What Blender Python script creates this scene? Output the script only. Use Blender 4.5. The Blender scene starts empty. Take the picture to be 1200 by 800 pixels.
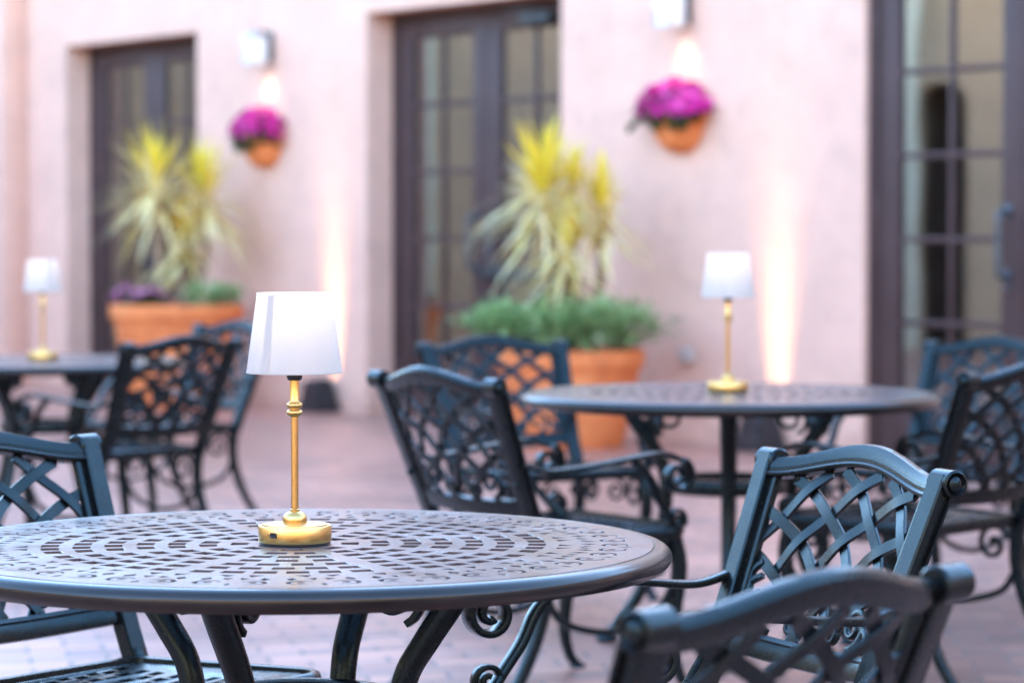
import bpy, bmesh, math, random
from mathutils import Vector, Matrix
random.seed(7)
PI = math.pi
S = bpy.context.scene
COL = S.collection
V = Vector

# ------------------------------------------------------------------ materials
def new_mat(name):
    m = bpy.data.materials.new(name); m.use_nodes = True
    nt = m.node_tree
    return m, nt, nt.nodes['Principled BSDF']

def node(nt, typ, **kw):
    n = nt.nodes.new(typ)
    for k, v in kw.items():
        if k in n.inputs: n.inputs[k].default_value = v
        else: setattr(n, k, v)
    return n

def ramp(nt, fac, stops):
    r = nt.nodes.new('ShaderNodeValToRGB')
    e = r.color_ramp.elements
    while len(e) < len(stops): e.new(0.5)
    for i, (p, c) in enumerate(stops):
        e[i].position = p; e[i].color = (*c, 1)
    nt.links.new(fac, r.inputs['Fac'])
    return r

def bump(nt, height, b, strength, dist=0.01):
    n = node(nt, 'ShaderNodeBump', Strength=strength, Distance=dist)
    nt.links.new(height, n.inputs['Height']); nt.links.new(n.outputs['Normal'], b.inputs['Normal'])
    return n

def metal_paint():
    m, nt, b = new_mat('dark_bronze_powder_coat')
    tc = nt.nodes.new('ShaderNodeTexCoord')
    n1 = node(nt, 'ShaderNodeTexNoise', Scale=6.0, Detail=5.0)
    nt.links.new(tc.outputs['Object'], n1.inputs['Vector'])
    r = ramp(nt, n1.outputs['Fac'], [(0.3, (0.003, 0.0028, 0.003)), (0.7, (0.006, 0.0053, 0.0055))])
    # dust and rubbed patches
    n3 = node(nt, 'ShaderNodeTexNoise', Scale=17.0, Detail=7.0, Roughness=0.75)
    nt.links.new(tc.outputs['Object'], n3.inputs['Vector'])
    r3 = ramp(nt, n3.outputs['Fac'], [(0.60, (0, 0, 0)), (0.80, (0.8, 0.8, 0.8))])
    mx = node(nt, 'ShaderNodeMix', data_type='RGBA')
    nt.links.new(r3.outputs['Color'], mx.inputs['Factor'])
    nt.links.new(r.outputs['Color'], mx.inputs['A']); mx.inputs['B'].default_value = (0.022, 0.018, 0.016, 1)
    nt.links.new(mx.outputs['Result'], b.inputs['Base Color'])
    r2 = ramp(nt, n3.outputs['Fac'], [(0.38, (0.22,)*3), (0.72, (0.36,)*3)])
    nt.links.new(r2.outputs['Color'], b.inputs['Roughness'])
    b.inputs['Specular IOR Level'].default_value = 0.31
    b.inputs['Specular Tint'].default_value = (0.62, 0.92, 1.0, 1)  # blue sky sheen painted into the coat's reflections
    n2 = node(nt, 'ShaderNodeTexNoise', Scale=420.0, Detail=2.0)
    nt.links.new(tc.outputs['Object'], n2.inputs['Vector'])
    bump(nt, n2.outputs['Fac'], b, 0.14, 0.0008)
    return m

def table_paint(name, lo, hi, spec=0.8):
    m, nt, b = new_mat(name)
    tc = nt.nodes.new('ShaderNodeTexCoord')
    n1 = node(nt, 'ShaderNodeTexNoise', Scale=9.0, Detail=6.0)
    nt.links.new(tc.outputs['Object'], n1.inputs['Vector'])
    r = ramp(nt, n1.outputs['Fac'], [(0.3, lo), (0.72, hi)])
    # chalky scuffs
    n3 = node(nt, 'ShaderNodeTexNoise', Scale=38.0, Detail=3.0)
    nt.links.new(tc.outputs['Object'], n3.inputs['Vector'])
    r3 = ramp(nt, n3.outputs['Fac'], [(0.74, (0, 0, 0)), (0.80, (1, 1, 1))])
    mx = node(nt, 'ShaderNodeMix', data_type='RGBA')
    nt.links.new(r3.outputs['Color'], mx.inputs['Factor'])
    nt.links.new(r.outputs['Color'], mx.inputs['A']); mx.inputs['B'].default_value = (0.10, 0.08, 0.075, 1)
    nt.links.new(mx.outputs['Result'], b.inputs['Base Color'])
    r2 = ramp(nt, n1.outputs['Fac'], [(0.3, (0.20,)*3), (0.75, (0.29,)*3)])
    nt.links.new(r2.outputs['Color'], b.inputs['Roughness'])
    b.inputs['Specular IOR Level'].default_value = spec
    n2 = node(nt, 'ShaderNodeTexNoise', Scale=380.0, Detail=2.0)
    nt.links.new(tc.outputs['Object'], n2.inputs['Vector'])
    bump(nt, n2.outputs['Fac'], b, 0.10, 0.001)
    return m

def simple(name, col, rough=0.5, metallic=0.0, spec=0.5, var=0.0, scale=8.0, bmp=0.0, bscale=60.0):
    m, nt, b = new_mat(name)
    b.inputs['Roughness'].default_value = rough
    b.inputs['Metallic'].default_value = metallic
    b.inputs['Specular IOR Level'].default_value = spec
    tc = nt.nodes.new('ShaderNodeTexCoord')
    n1 = node(nt, 'ShaderNodeTexNoise', Scale=scale, Detail=5.0)
    nt.links.new(tc.outputs['Object'], n1.inputs['Vector'])
    lo = tuple(c*(1-var) for c in col); hi = tuple(min(1, c*(1+var)) for c in col)
    r = ramp(nt, n1.outputs['Fac'], [(0.3, lo), (0.7, hi)])
    nt.links.new(r.outputs['Color'], b.inputs['Base Color'])
    if bmp:
        n2 = node(nt, 'ShaderNodeTexNoise', Scale=bscale, Detail=4.0)
        nt.links.new(tc.outputs['Object'], n2.inputs['Vector'])
        bump(nt, n2.outputs['Fac'], b, bmp, 0.01)
    return m

def leafy(name, stops, rough=0.5, trans=0.25):
    m, nt, b = new_mat(name)
    g = nt.nodes.new('ShaderNodeNewGeometry')
    r = ramp(nt, g.outputs['Random Per Island'], stops)
    nt.links.new(r.outputs['Color'], b.inputs['Base Color'])
    b.inputs['Roughness'].default_value = rough
    t = nt.nodes.new('ShaderNodeBsdfTranslucent')
    nt.links.new(r.outputs['Color'], t.inputs['Color'])
    mx = node(nt, 'ShaderNodeMixShader'); mx.inputs[0].default_value = trans
    nt.links.new(b.outputs[0], mx.inputs[1]); nt.links.new(t.outputs[0], mx.inputs[2])
    nt.links.new(mx.outputs[0], nt.nodes['Material Output'].inputs['Surface'])
    return m

def stucco(name, col):
    m, nt, b = new_mat(name)
    tc = nt.nodes.new('ShaderNodeTexCoord')
    n1 = node(nt, 'ShaderNodeTexNoise', Scale=1.3, Detail=8.0, Roughness=0.65)
    nt.links.new(tc.outputs['Object'], n1.inputs['Vector'])
    lo = tuple(c*0.90 for c in col); hi = tuple(min(1, c*1.07) for c in col)
    r = ramp(nt, n1.outputs['Fac'], [(0.3, lo), (0.7, hi)])
    n4 = node(nt, 'ShaderNodeTexNoise', Scale=4.5, Detail=6.0, Roughness=0.7, Distortion=0.6)
    nt.links.new(tc.outputs['Object'], n4.inputs['Vector'])
    r4 = ramp(nt, n4.outputs['Fac'], [(0.32, (0.90, 0.90, 0.91)), (0.5, (1, 1, 1)), (0.70, (1.05, 1.04, 1.03))])
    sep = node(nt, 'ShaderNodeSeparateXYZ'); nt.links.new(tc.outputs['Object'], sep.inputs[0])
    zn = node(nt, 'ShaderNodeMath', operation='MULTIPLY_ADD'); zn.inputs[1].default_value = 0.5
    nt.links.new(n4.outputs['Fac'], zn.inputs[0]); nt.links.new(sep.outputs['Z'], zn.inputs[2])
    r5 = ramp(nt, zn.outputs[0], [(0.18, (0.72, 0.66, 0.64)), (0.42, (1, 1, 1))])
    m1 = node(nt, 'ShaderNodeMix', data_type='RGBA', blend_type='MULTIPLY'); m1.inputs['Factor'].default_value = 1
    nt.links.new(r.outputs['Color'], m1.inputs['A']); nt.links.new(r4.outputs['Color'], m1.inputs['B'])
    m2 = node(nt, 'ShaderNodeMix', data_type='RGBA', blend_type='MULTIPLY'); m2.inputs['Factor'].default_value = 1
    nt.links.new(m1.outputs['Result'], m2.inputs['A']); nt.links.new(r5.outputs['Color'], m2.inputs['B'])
    nt.links.new(m2.outputs['Result'], b.inputs['Base Color'])
    b.inputs['Roughness'].default_value = 0.85
    b.inputs['Specular IOR Level'].default_value = 0.25
    n2 = node(nt, 'ShaderNodeTexNoise', Scale=14.0, Detail=8.0, Roughness=0.7)
    nt.links.new(tc.outputs['Object'], n2.inputs['Vector'])
    bump(nt, n2.outputs['Fac'], b, 0.5, 0.03)
    return m

def paving(name='mauve_brick_pavers', tint=(1, 1, 1), rot=-12):
    m, nt, b = new_mat(name)
    tc = nt.nodes.new('ShaderNodeTexCoord')
    mp = node(nt, 'ShaderNodeMapping'); mp.inputs['Rotation'].default_value = (0, 0, math.radians(rot))
    nt.links.new(tc.outputs['Object'], mp.inputs['Vector'])
    nd = node(nt, 'ShaderNodeTexNoise', Scale=9.0, Detail=2.0)
    nt.links.new(mp.outputs['Vector'], nd.inputs['Vector'])
    add = node(nt, 'ShaderNodeVectorMath', operation='MULTIPLY_ADD')
    nt.links.new(nd.outputs['Color'], add.inputs[0]); add.inputs[1].default_value = (0.014,)*3
    nt.links.new(mp.outputs['Vector'], add.inputs[2])
    br = node(nt, 'ShaderNodeTexBrick', Scale=1.0)
    br.inputs['Brick Width'].default_value = 0.22; br.inputs['Row Height'].default_value = 0.11
    br.inputs['Mortar Size'].default_value = 0.0065; br.inputs['Mortar Smooth'].default_value = 0.4
    br.inputs['Color1'].default_value = (0, 0, 0, 1); br.inputs['Color2'].default_value = (1, 1, 1, 1)
    br.inputs['Mortar'].default_value = (0.5, 0.5, 0.5, 1); br.inputs['Bias'].default_value = 0.0
    nt.links.new(add.outputs[0], br.inputs['Vector'])
    cr = ramp(nt, br.outputs['Color'], [(p, tuple(c*k for c, k in zip(v, tint))) for p, v in [(0.0, (0.337, 0.151, 0.108)), (0.3, (0.529, 0.229, 0.161)), (0.55, (0.44, 0.212, 0.16)), (0.8, (0.637, 0.28, 0.187)), (1.0, (0.299, 0.152, 0.123))]])
    n1 = node(nt, 'ShaderNodeTexNoise', Scale=0.9, Detail=7.0, Roughness=0.6)
    nt.links.new(mp.outputs['Vector'], n1.inputs['Vector'])
    r1 = ramp(nt, n1.outputs['Fac'], [(0.28, (0.66, 0.66, 0.70)), (0.5, (1.0, 1.0, 1.0)), (0.72, (1.25, 1.2, 1.18))])
    mul = node(nt, 'ShaderNodeMix', data_type='RGBA', blend_type='MULTIPLY'); mul.inputs['Factor'].default_value = 1
    nt.links.new(cr.outputs['Color'], mul.inputs['A']); nt.links.new(r1.outputs['Color'], mul.inputs['B'])
    mx = node(nt, 'ShaderNodeMix', data_type='RGBA')
    nt.links.new(br.outputs['Fac'], mx.inputs['Factor']); nt.links.new(mul.outputs['Result'], mx.inputs['A'])
    mx.inputs['B'].default_value = (0.10, 0.075, 0.07, 1)
    nt.links.new(mx.outputs['Result'], b.inputs['Base Color'])
    b.inputs['Specular IOR Level'].default_value = 0.5
    rr = ramp(nt, n1.outputs['Fac'], [(0.3, (0.30,)*3), (0.7, (0.48,)*3)])
    nt.links.new(rr.outputs['Color'], b.inputs['Roughness'])
    n3 = node(nt, 'ShaderNodeTexNoise', Scale=60.0, Detail=5.0)
    nt.links.new(mp.outputs['Vector'], n3.inputs['Vector'])
    sb = node(nt, 'ShaderNodeMath', operation='MULTIPLY_ADD'); sb.inputs[1].default_value = -1.0
    nt.links.new(br.outputs['Fac'], sb.inputs[0])
    s2 = node(nt, 'ShaderNodeMath', operation='MULTIPLY'); s2.inputs[1].default_value = 0.35
    nt.links.new(n3.outputs['Fac'], s2.inputs[0]); nt.links.new(s2.outputs[0], sb.inputs[2])
    bump(nt, sb.outputs[0], b, 0.5, 0.006)
    return m

def glass_pane():
    m = bpy.data.materials.new('window_glass'); m.use_nodes = True
    nt = m.node_tree; nt.nodes.clear()
    out = nt.nodes.new('ShaderNodeOutputMaterial')
    tr = nt.nodes.new('ShaderNodeBsdfTransparent'); tr.inputs['Color'].default_value = (0.86, 0.9, 0.86, 1)
    gl = nt.nodes.new('ShaderNodeBsdfGlossy'); gl.inputs['Roughness'].default_value = 0.03
    fr = node(nt, 'ShaderNodeFresnel', IOR=3.6)
    tc = nt.nodes.new('ShaderNodeTexCoord')
    n = node(nt, 'ShaderNodeTexNoise', Scale=1.6, Detail=1.0)
    nt.links.new(tc.outputs['Object'], n.inputs['Vector'])
    bp = node(nt, 'ShaderNodeBump', Strength=0.02, Distance=0.05)
    nt.links.new(n.outputs['Fac'], bp.inputs['Height']); nt.links.new(bp.outputs['Normal'], gl.inputs['Normal'])
    mx = nt.nodes.new('ShaderNodeMixShader')
    nt.links.new(fr.outputs[0], mx.inputs[0]); nt.links.new(tr.outputs[0], mx.inputs[1]); nt.links.new(gl.outputs[0], mx.inputs[2])
    nt.links.new(mx.outputs[0], out.inputs['Surface'])
    return m

def emissive(name, col, strength, base=(0.85, 0.85, 0.85), trans=0.0):
    m, nt, b = new_mat(name)
    b.inputs['Base Color'].default_value = (*base, 1)
    b.inputs['Roughness'].default_value = 0.8
    b.inputs['Specular IOR Level'].default_value = 0.1
    b.inputs['Emission Color'].default_value = (*col, 1)
    b.inputs['Emission Strength'].default_value = strength
    tc = nt.nodes.new('ShaderNodeTexCoord')
    n2 = node(nt, 'ShaderNodeTexWave', Scale=300.0, Distortion=1.0)
    nt.links.new(tc.outputs['Object'], n2.inputs['Vector'])
    bump(nt, n2.outputs['Fac'], b, 0.06, 0.001)
    if trans:
        t = node(nt, 'ShaderNodeBsdfTranslucent'); t.inputs['Color'].default_value = (0.8, 0.76, 0.72, 1)
        mx = node(nt, 'ShaderNodeMixShader'); mx.inputs[0].default_value = trans
        nt.links.new(b.outputs[0], mx.inputs[1]); nt.links.new(t.outputs[0], mx.inputs[2])
        nt.links.new(mx.outputs[0], nt.nodes['Material Output'].inputs['Surface'])
    return m

def brass():
    m, nt, b = new_mat('brushed_brass')
    tc = nt.nodes.new('ShaderNodeTexCoord')
    mp = node(nt, 'ShaderNodeMapping'); mp.inputs['Scale'].default_value = (20, 20, 900)
    nt.links.new(tc.outputs['Object'], mp.inputs['Vector'])
    n = node(nt, 'ShaderNodeTexNoise', Scale=1.0, Detail=3.0)
    nt.links.new(mp.outputs['Vector'], n.inputs['Vector'])
    r = ramp(nt, n.outputs['Fac'], [(0.3, (0.56, 0.33, 0.10)), (0.7, (0.70, 0.45, 0.17))])
    nt.links.new(r.outputs['Color'], b.inputs['Base Color'])
    b.inputs['Metallic'].default_value = 1.0
    b.inputs['Roughness'].default_value = 0.33
    b.inputs['Anisotropic'].default_value = 0.6
    bump(nt, n.outputs['Fac'], b, 0.08, 0.0005)
    return m

def terracotta():
    m, nt, b = new_mat('weathered_terracotta')
    tc = nt.nodes.new('ShaderNodeTexCoord')
    n1 = node(nt, 'ShaderNodeTexNoise', Scale=4.0, Detail=7.0, Roughness=0.65); nt.links.new(tc.outputs['Object'], n1.inputs['Vector'])
    r = ramp(nt, n1.outputs['Fac'], [(0.28, (0.50, 0.13, 0.045)), (0.5, (0.74, 0.205, 0.065)), (0.66, (0.78, 0.26, 0.09)), (0.78, (0.76, 0.42, 0.25))])
    nt.links.new(r.outputs['Color'], b.inputs['Base Color'])
    b.inputs['Roughness'].default_value = 0.88; b.inputs['Specular IOR Level'].default_value = 0.2
    n2 = node(nt, 'ShaderNodeTexNoise', Scale=40.0, Detail=4.0); nt.links.new(tc.outputs['Object'], n2.inputs['Vector'])
    bump(nt, n2.outputs['Fac'], b, 0.25, 0.01)
    return m

LAMP_E = 1.0
M = dict(
    metal=metal_paint(), table=table_paint('worn_bronze_table_coat', (0.080, 0.051, 0.047), (0.12, 0.079, 0.072)), rim=table_paint('bronze_rim_coat', (0.008, 0.0065, 0.006), (0.015, 0.011, 0.010), 0.4), brass=brass(),
    black=simple('black_plastic', (0.015, 0.015, 0.018), 0.4, var=0.2),
    shade=emissive('lit_white_fabric', (1.0, 0.93, 0.90), 0.0, (0.66, 0.575, 0.515), 0.42),
    bulb=emissive('lit_bulb', (1.0, 0.85, 0.7), 0.3),
    seam=emissive('shade_seam_fabric', (0.95, 0.93, 0.95), 0.0, (0.66, 0.58, 0.522), 0.40),
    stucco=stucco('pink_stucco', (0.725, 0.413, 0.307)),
    paving=paving(), band=paving('dark_brick_pavers', (0.50, 0.46, 0.44), 3), glass=glass_pane(),
    door=simple('dark_bronze_door_paint', (0.068, 0.037, 0.034), 0.45, spec=0.15, var=0.12, scale=3),
    steel=simple('gunmetal_hardware', (0.10, 0.11, 0.13), 0.35, 0.8, var=0.1),
    silver=simple('brushed_nickel', (0.55, 0.57, 0.62), 0.35, 0.9, var=0.08),
    terra=terracotta(),
    soil=simple('potting_soil', (0.05, 0.032, 0.02), 0.95, var=0.3, scale=30, bmp=0.6),
    trunk=simple('pale_bark', (0.33, 0.22, 0.13), 0.85, var=0.3, scale=30, bmp=0.5),
    lime=leafy('lime_yellow_leaf', [(0.0, (0.84, 0.60, 0.03)), (0.5, (0.92, 0.70, 0.08)), (1.0, (0.66, 0.56, 0.05))]),
    cream=leafy('cream_striped_leaf', [(0.0, (0.88, 0.69, 0.26)), (0.35, (0.94, 0.79, 0.44)), (0.6, (0.78, 0.61, 0.17)), (0.85, (0.95, 0.83, 0.56)), (1.0, (0.52, 0.44, 0.12))]),
    green=leafy('soft_green_leaf', [(0.0, (0.13, 0.26, 0.08)), (0.5, (0.30, 0.46, 0.18)), (1.0, (0.50, 0.60, 0.31))]),
    dgreen=leafy('dark_green_leaf', [(0.0, (0.025, 0.06, 0.02)), (1.0, (0.06, 0.12, 0.035))]),
    magenta=leafy('magenta_petal', [(0.0, (0.32, 0.002, 0.10)), (0.45, (0.66, 0.006, 0.24)), (0.8, (0.82, 0.03, 0.34)), (1.0, (0.88, 0.16, 0.48))], trans=0.3),
    pinkp=leafy('pink_petal', [(0.0, (0.55, 0.12, 0.26)), (1.0, (0.70, 0.28, 0.40))], trans=0.3),
    tan=simple('tan_interior_plaster', (0.50, 0.31, 0.18), 0.8, var=0.1, scale=2),
    beige=simple('olive_beige_plaster', (0.40, 0.36, 0.20), 0.8, var=0.12, scale=2),
    cream_wall=simple('cream_strip_colour', (0.82, 0.78, 0.58), 0.9, var=0.07, scale=4),
    dark_room=simple('dark_post_and_arch_shade', (0.07, 0.045, 0.03), 0.6, var=0.25, scale=3),
    brickred=simple('red_tile', (0.34, 0.13, 0.08), 0.7, var=0.2, scale=6),
    wing=stucco('tan_stucco', (0.72, 0.50, 0.31)),
    niche=simple('niche_shade_brown', (0.10, 0.06, 0.04), 0.6, var=0.2, scale=3),  # dark of the arch openings put into the colour behind them
    outlet=simple('grey_outlet_cover', (0.46, 0.36, 0.32), 0.5, var=0.05),
    frost=emissive('lit_frosted_glass', (1.0, 0.78, 0.52), 0.03, (0.5, 0.52, 0.56)),
    lens=emissive('uplight_lens', (1.0, 0.85, 0.6), 0.5),
)

# ------------------------------------------------------------------ helpers
def obj(name, bm, mat, parent=None, smooth=40, loc=None):
    me = bpy.data.meshes.new(name)
    bmesh.ops.recalc_face_normals(bm, faces=bm.faces)
    bm.to_mesh(me); bm.free()
    return obj_me(name, me, mat, parent, smooth, loc)

def obj_me(name, me, mat, parent=None, smooth=40, loc=None):
    if smooth:
        me.polygons.foreach_set('use_smooth', [True]*len(me.polygons))
        me.set_sharp_from_angle(angle=math.radians(smooth))
    for mm in (mat if isinstance(mat, (list, tuple)) else [mat]): me.materials.append(mm)
    o = bpy.data.objects.new(name, me); COL.objects.link(o)
    if parent: o.parent = parent
    if loc: o.location = loc
    return o

def thing(name, label, cat, loc=(0, 0, 0), rotz=0, group=None):
    o = bpy.data.objects.new(name, None); COL.objects.link(o)
    o.location = loc; o.rotation_euler = (0, 0, rotz); o.empty_display_size = 0.1
    o['label'] = label; o['category'] = cat
    if group: o['group'] = group
    return o

def copy_tree(o, parent=None, skip=()):
    c = o.copy(); COL.objects.link(c)
    if parent: c.parent = parent
    for ch in list(o.children):
        if ch.name.split('.')[0] not in skip: copy_tree(ch, c)
    return c

def box(bm, lo, hi, bev=0.0, mat=None):
    r = bmesh.ops.create_cube(bm, size=1.0)
    vs = r['verts']
    c = [(a+b)/2 for a, b in zip(lo, hi)]; d = [b-a for a, b in zip(lo, hi)]
    for v in vs: v.co = V((c[0]+v.co.x*d[0], c[1]+v.co.y*d[1], c[2]+v.co.z*d[2]))
    if mat is not None:
        for v in vs: v.co = mat @ v.co
    if bev:
        es = {e for v in vs for e in v.link_edges}
        bmesh.ops.bevel(bm, geom=list(es), offset=bev, segments=2, profile=0.5, affect='EDGES')

def rrect(a, b, ch):
    """chamfered rectangle profile: half sizes a (side) and b (normal)"""
    q = ch*0.3
    return [(-a+ch, -b), (a-ch, -b), (a-q, -b+q), (a, -b+ch), (a, b-ch), (a-q, b-q), (a-ch, b), (-a+ch, b), (-a+q, b-q), (-a, b-ch), (-a, -b+ch), (-a+q, -b+q)]

def flatp(a, b, c): return [(-a+c, -b), (a-c, -b), (a, -b+c), (a, b-c), (a-c, b), (-a+c, b), (-a, b-c), (-a, -b+c)]

def circ(r, n=10): return [(r*math.cos(2*PI*i/n), r*math.sin(2*PI*i/n)) for i in range(n)]

def sweep(bm, pts, prof, nrm=(0, 0, 1), scale=None, ry=None):
    """sweep a profile (side, normal) along a path; nrm: one vector or one per point"""
    n = len(pts); rings = []
    pts = [V(p) for p in pts]
    for i, p in enumerate(pts):
        t = (pts[min(i+1, n-1)] - pts[max(i-1, 0)])
        if t.length < 1e-9: t = V((0, 0, 1))
        t.normalize()
        N = V(nrm[i]) if isinstance(nrm, list) else V(nrm)
        s = t.cross(N)
        if s.length < 1e-5: s = t.orthogonal()
        s.normalize(); N = s.cross(t)
        k = scale[i] if scale else 1.0
        ky = ry[i] if ry else k
        rings.append([bm.verts.new(p + s*(a*k) + N*(b*ky)) for a, b in prof])
    m = len(prof)
    for i in range(n-1):
        for j in range(m):
            bm.faces.new((rings[i][j], rings[i][(j+1) % m], rings[i+1][(j+1) % m], rings[i+1][j]))
    bm.faces.new(rings[0][::-1]); bm.faces.new(rings[-1])

def lathe(bm, prof, seg=48, center=(0, 0, 0), cap=True):
    rings = []
    cx, cy, cz = center
    for r, z in prof:
        if r < 1e-6: rings.append([bm.verts.new((cx, cy, cz+z))])
        else: rings.append([bm.verts.new((cx+r*math.cos(2*PI*i/seg), cy+r*math.sin(2*PI*i/seg), cz+z)) for i in range(seg)])
    for a, b in zip(rings, rings[1:]):
        for i in range(seg):
            j = (i+1) % seg
            if len(a) == 1 and len(b) == 1: continue
            if len(a) == 1: bm.faces.new((a[0], b[i], b[j]))
            elif len(b) == 1: bm.faces.new((a[i], a[j], b[0]))
            else: bm.faces.new((a[i], a[j], b[j], b[i]))
    if cap:
        if len(rings[0]) > 1: bm.faces.new(rings[0][::-1])
        if len(rings[-1]) > 1: bm.faces.new(rings[-1])
    return [v for r in rings for v in r]

def bez(p, n=12):
    """smooth curve through points (Catmull-Rom)"""
    p = [V(q) for q in p]; out = []
    P = [p[0]*2-p[1]] + p + [p[-1]*2-p[-2]]
    for i in range(1, len(P)-2):
        for k in range(n):
            t = k/n
            out.append(0.5*((2*P[i]) + (P[i+1]-P[i-1])*t + (2*P[i-1]-5*P[i]+4*P[i+1]-P[i+2])*t*t + (3*P[i]-P[i-1]-3*P[i+1]+P[i+2])*t**3))
    out.append(p[-1]); return out

def spiral2(c, r0, r1, a0, turns, n=40):
    return [(c[0]+(r0+(r1-r0)*i/n)*math.cos(a0+turns*2*PI*i/n), c[1]+(r0+(r1-r0)*i/n)*math.sin(a0+turns*2*PI*i/n)) for i in range(n+1)]

def plate(outer, holes, thick, bevel=0.0012, bev_res=0):
    """flat plate (z = 0 is its mid plane) with real holes, through a filled 2D curve"""
    cu = bpy.data.curves.new('plate', 'CURVE'); cu.dimensions = '2D'; cu.fill_mode = 'BOTH'
    cu.extrude = thick/2 - bevel; cu.bevel_depth = bevel; cu.bevel_resolution = bev_res; cu.offset = -bevel*0.5
    for poly in [outer] + holes:
        s = cu.splines.new('POLY'); s.points.add(len(poly)-1)
        for pt, q in zip(s.points, poly): pt.co = (q[0], q[1], 0, 1)
        s.use_cyclic_u = True
    o = bpy.data.objects.new('plate', cu); COL.objects.link(o)
    dg = bpy.context.evaluated_depsgraph_get()
    me = bpy.data.meshes.new_from_object(o.evaluated_get(dg))
    bpy.data.objects.remove(o); bpy.data.curves.remove(cu)
    me.materials.clear()
    return me

# ------------------------------------------------------------------ camera model
FPX = 3300.0; CAMZ = 1.226
def ground_z(x, y): return 0.045*math.exp(-((x-0.63)**2+(y-8.19)**2)/(2*1.1**2))

# wall frame: t along the facade (towards the camera), r into the building, z up
WD = V((0.60843, -0.79361, 0)); WN = V((0.79361, 0.60843, 0))
WP = V((-1.00436, 19.49631, 0))
def W(t, r, z): return WP + WD*t + WN*r + V((0, 0, z))
WM = Matrix.Translation(WP) @ Matrix(((WD.x, WN.x, 0, 0), (WD.y, WN.y, 0, 0), (0, 0, 1, 0), (0, 0, 0, 1)))
WROT = math.atan2(WD.y, WD.x)

# ------------------------------------------------------------------ ground
bm = bmesh.new()
xs = [-120, -40, -15, -8] + [-5+0.25*i for i in range(52)] + [10, 15, 40, 120]
ys = [-120, -40, -10, -2] + [0.25*i for i in range(72)] + [20, 30, 60, 150]
grid = [[bm.verts.new((x, y, ground_z(x, y))) for y in ys] for x in xs]
for i in range(len(xs)-1):
    for j in range(len(ys)-1):
        bm.faces.new((grid[i][j], grid[i+1][j], grid[i+1][j+1], grid[i][j+1]))
g = obj('brick_paved_ground', bm, M['paving']); g['kind'] = 'structure'
bm = bmesh.new()
n = 10; va = []
for i in range(n+1):
    for j in range(n+1):
        x = 1.02+6.0*i/n; y = 3.2+6.4*j/n; va.append(bm.verts.new((x, y, ground_z(x, y)+0.004)))
for i in range(n):
    for j in range(n): bm.faces.new((va[i*(n+1)+j], va[(i+1)*(n+1)+j], va[(i+1)*(n+1)+j+1], va[i*(n+1)+j+1]))
g = obj('brick_path', bm, M['band']); g['kind'] = 'structure'

# ------------------------------------------------------------------ building
bld = thing('stucco_building', 'pale pink stucco building with dark glazed french doors behind the cafe tables', 'building', WP, WROT)
OPEN = [(-4.30, -2.25, 0.21), (0.0, 2.16, 0.21), (4.86, 7.14, 0.03)]
ZT = 2.77; WH = 5.3; WL = 3.9; TH = 0.45
bm = bmesh.new()
def quadstrip(bm):
    # front face with openings, plus reveals and back; built as boxes butted end to end
    t0 = -22.0
    for a, b, r in OPEN:
        box(bm, (t0, 0, -0.1), (a, TH, WH)); box(bm, (a, 0, ZT), (b, TH, WH)); t0 = b
    box(bm, (t0, 0, -0.1), (10.0, TH, WH)); box(bm, (10.0, 0, -0.1), (36.5, TH, WL))  # out-of-view stretch lengthened to block sky, kept low for chair reflections
quadstrip(bm)
bmesh.ops.remove_doubles(bm, verts=bm.verts, dist=1e-4)
# drop the internal faces where boxes touch
seen = {}
for f in list(bm.faces):
    k = tuple(sorted(v.index for v in f.verts))
bm.faces.ensure_lookup_table()
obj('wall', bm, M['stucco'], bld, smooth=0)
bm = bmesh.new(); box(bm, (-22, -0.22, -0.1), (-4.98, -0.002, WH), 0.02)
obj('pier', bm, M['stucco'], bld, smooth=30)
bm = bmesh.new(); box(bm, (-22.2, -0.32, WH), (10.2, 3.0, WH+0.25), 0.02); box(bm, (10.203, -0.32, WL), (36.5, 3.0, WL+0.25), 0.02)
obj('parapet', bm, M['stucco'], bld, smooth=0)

# interior seen through the panes
bm = bmesh.new(); box(bm, (-14, 2.3, 0.0), (14, 2.4, WL-0.01))
obj('interior_wall', bm, M['tan'], bld, smooth=0)
bm = bmesh.new(); box(bm, (-13.9, TH+0.004, 0.002), (13.9, 2.296, 0.03))
obj('interior_tiles', bm, M['brickred'], bld, smooth=0)
bm = bmesh.new(); box(bm, (-13.9, TH+0.004, 3.0), (13.9, 2.296, 3.1))
obj('interior_soffit', bm, M['tan'], bld, smooth=0)

def arch(bm, t0, t1, z0, zs, r0, r1):
    """solid arched panel between depths r0 and r1"""
    c = (t0+t1)/2; R = (t1-t0)/2
    poly = [(t0, z0), (t1, z0)] + [(c+R*math.cos(PI*i/20), zs+R*math.sin(PI*i/20)) for i in range(21)]
    a = [bm.verts.new((p[0], r0, p[1])) for p in poly]; b = [bm.verts.new((p[0], r1, p[1])) for p in poly]
    bm.faces.new(a); bm.faces.new(b[::-1])
    for i in range(len(poly)):
        j = (i+1) % len(poly); bm.faces.new((a[i], b[i], b[j], a[j]))

def reflected_strip(t0, t1, r, z0=0.05, z1=2.75):  # cream strip added inside as stand-in for a pillar mirrored in the panes
    bm = bmesh.new(); n = 40
    va = []; 
    for i in range(n+1):
        t = t0+(t1-t0)*i/n
        d = 0.03*math.sin(i*1.3)+0.012*math.sin(i*2.9)
        va.append((bm.verts.new((t, r+d, z0)), bm.verts.new((t, r+d, z1))))
    for i in range(n): bm.faces.new((va[i][0], va[i+1][0], va[i+1][1], va[i][1]))
    r_ = bmesh.ops.solidify(bm, geom=bm.faces[:], thickness=0.008)
    obj('reflected_strip', bm, M['cream_wall'], bld)

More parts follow.
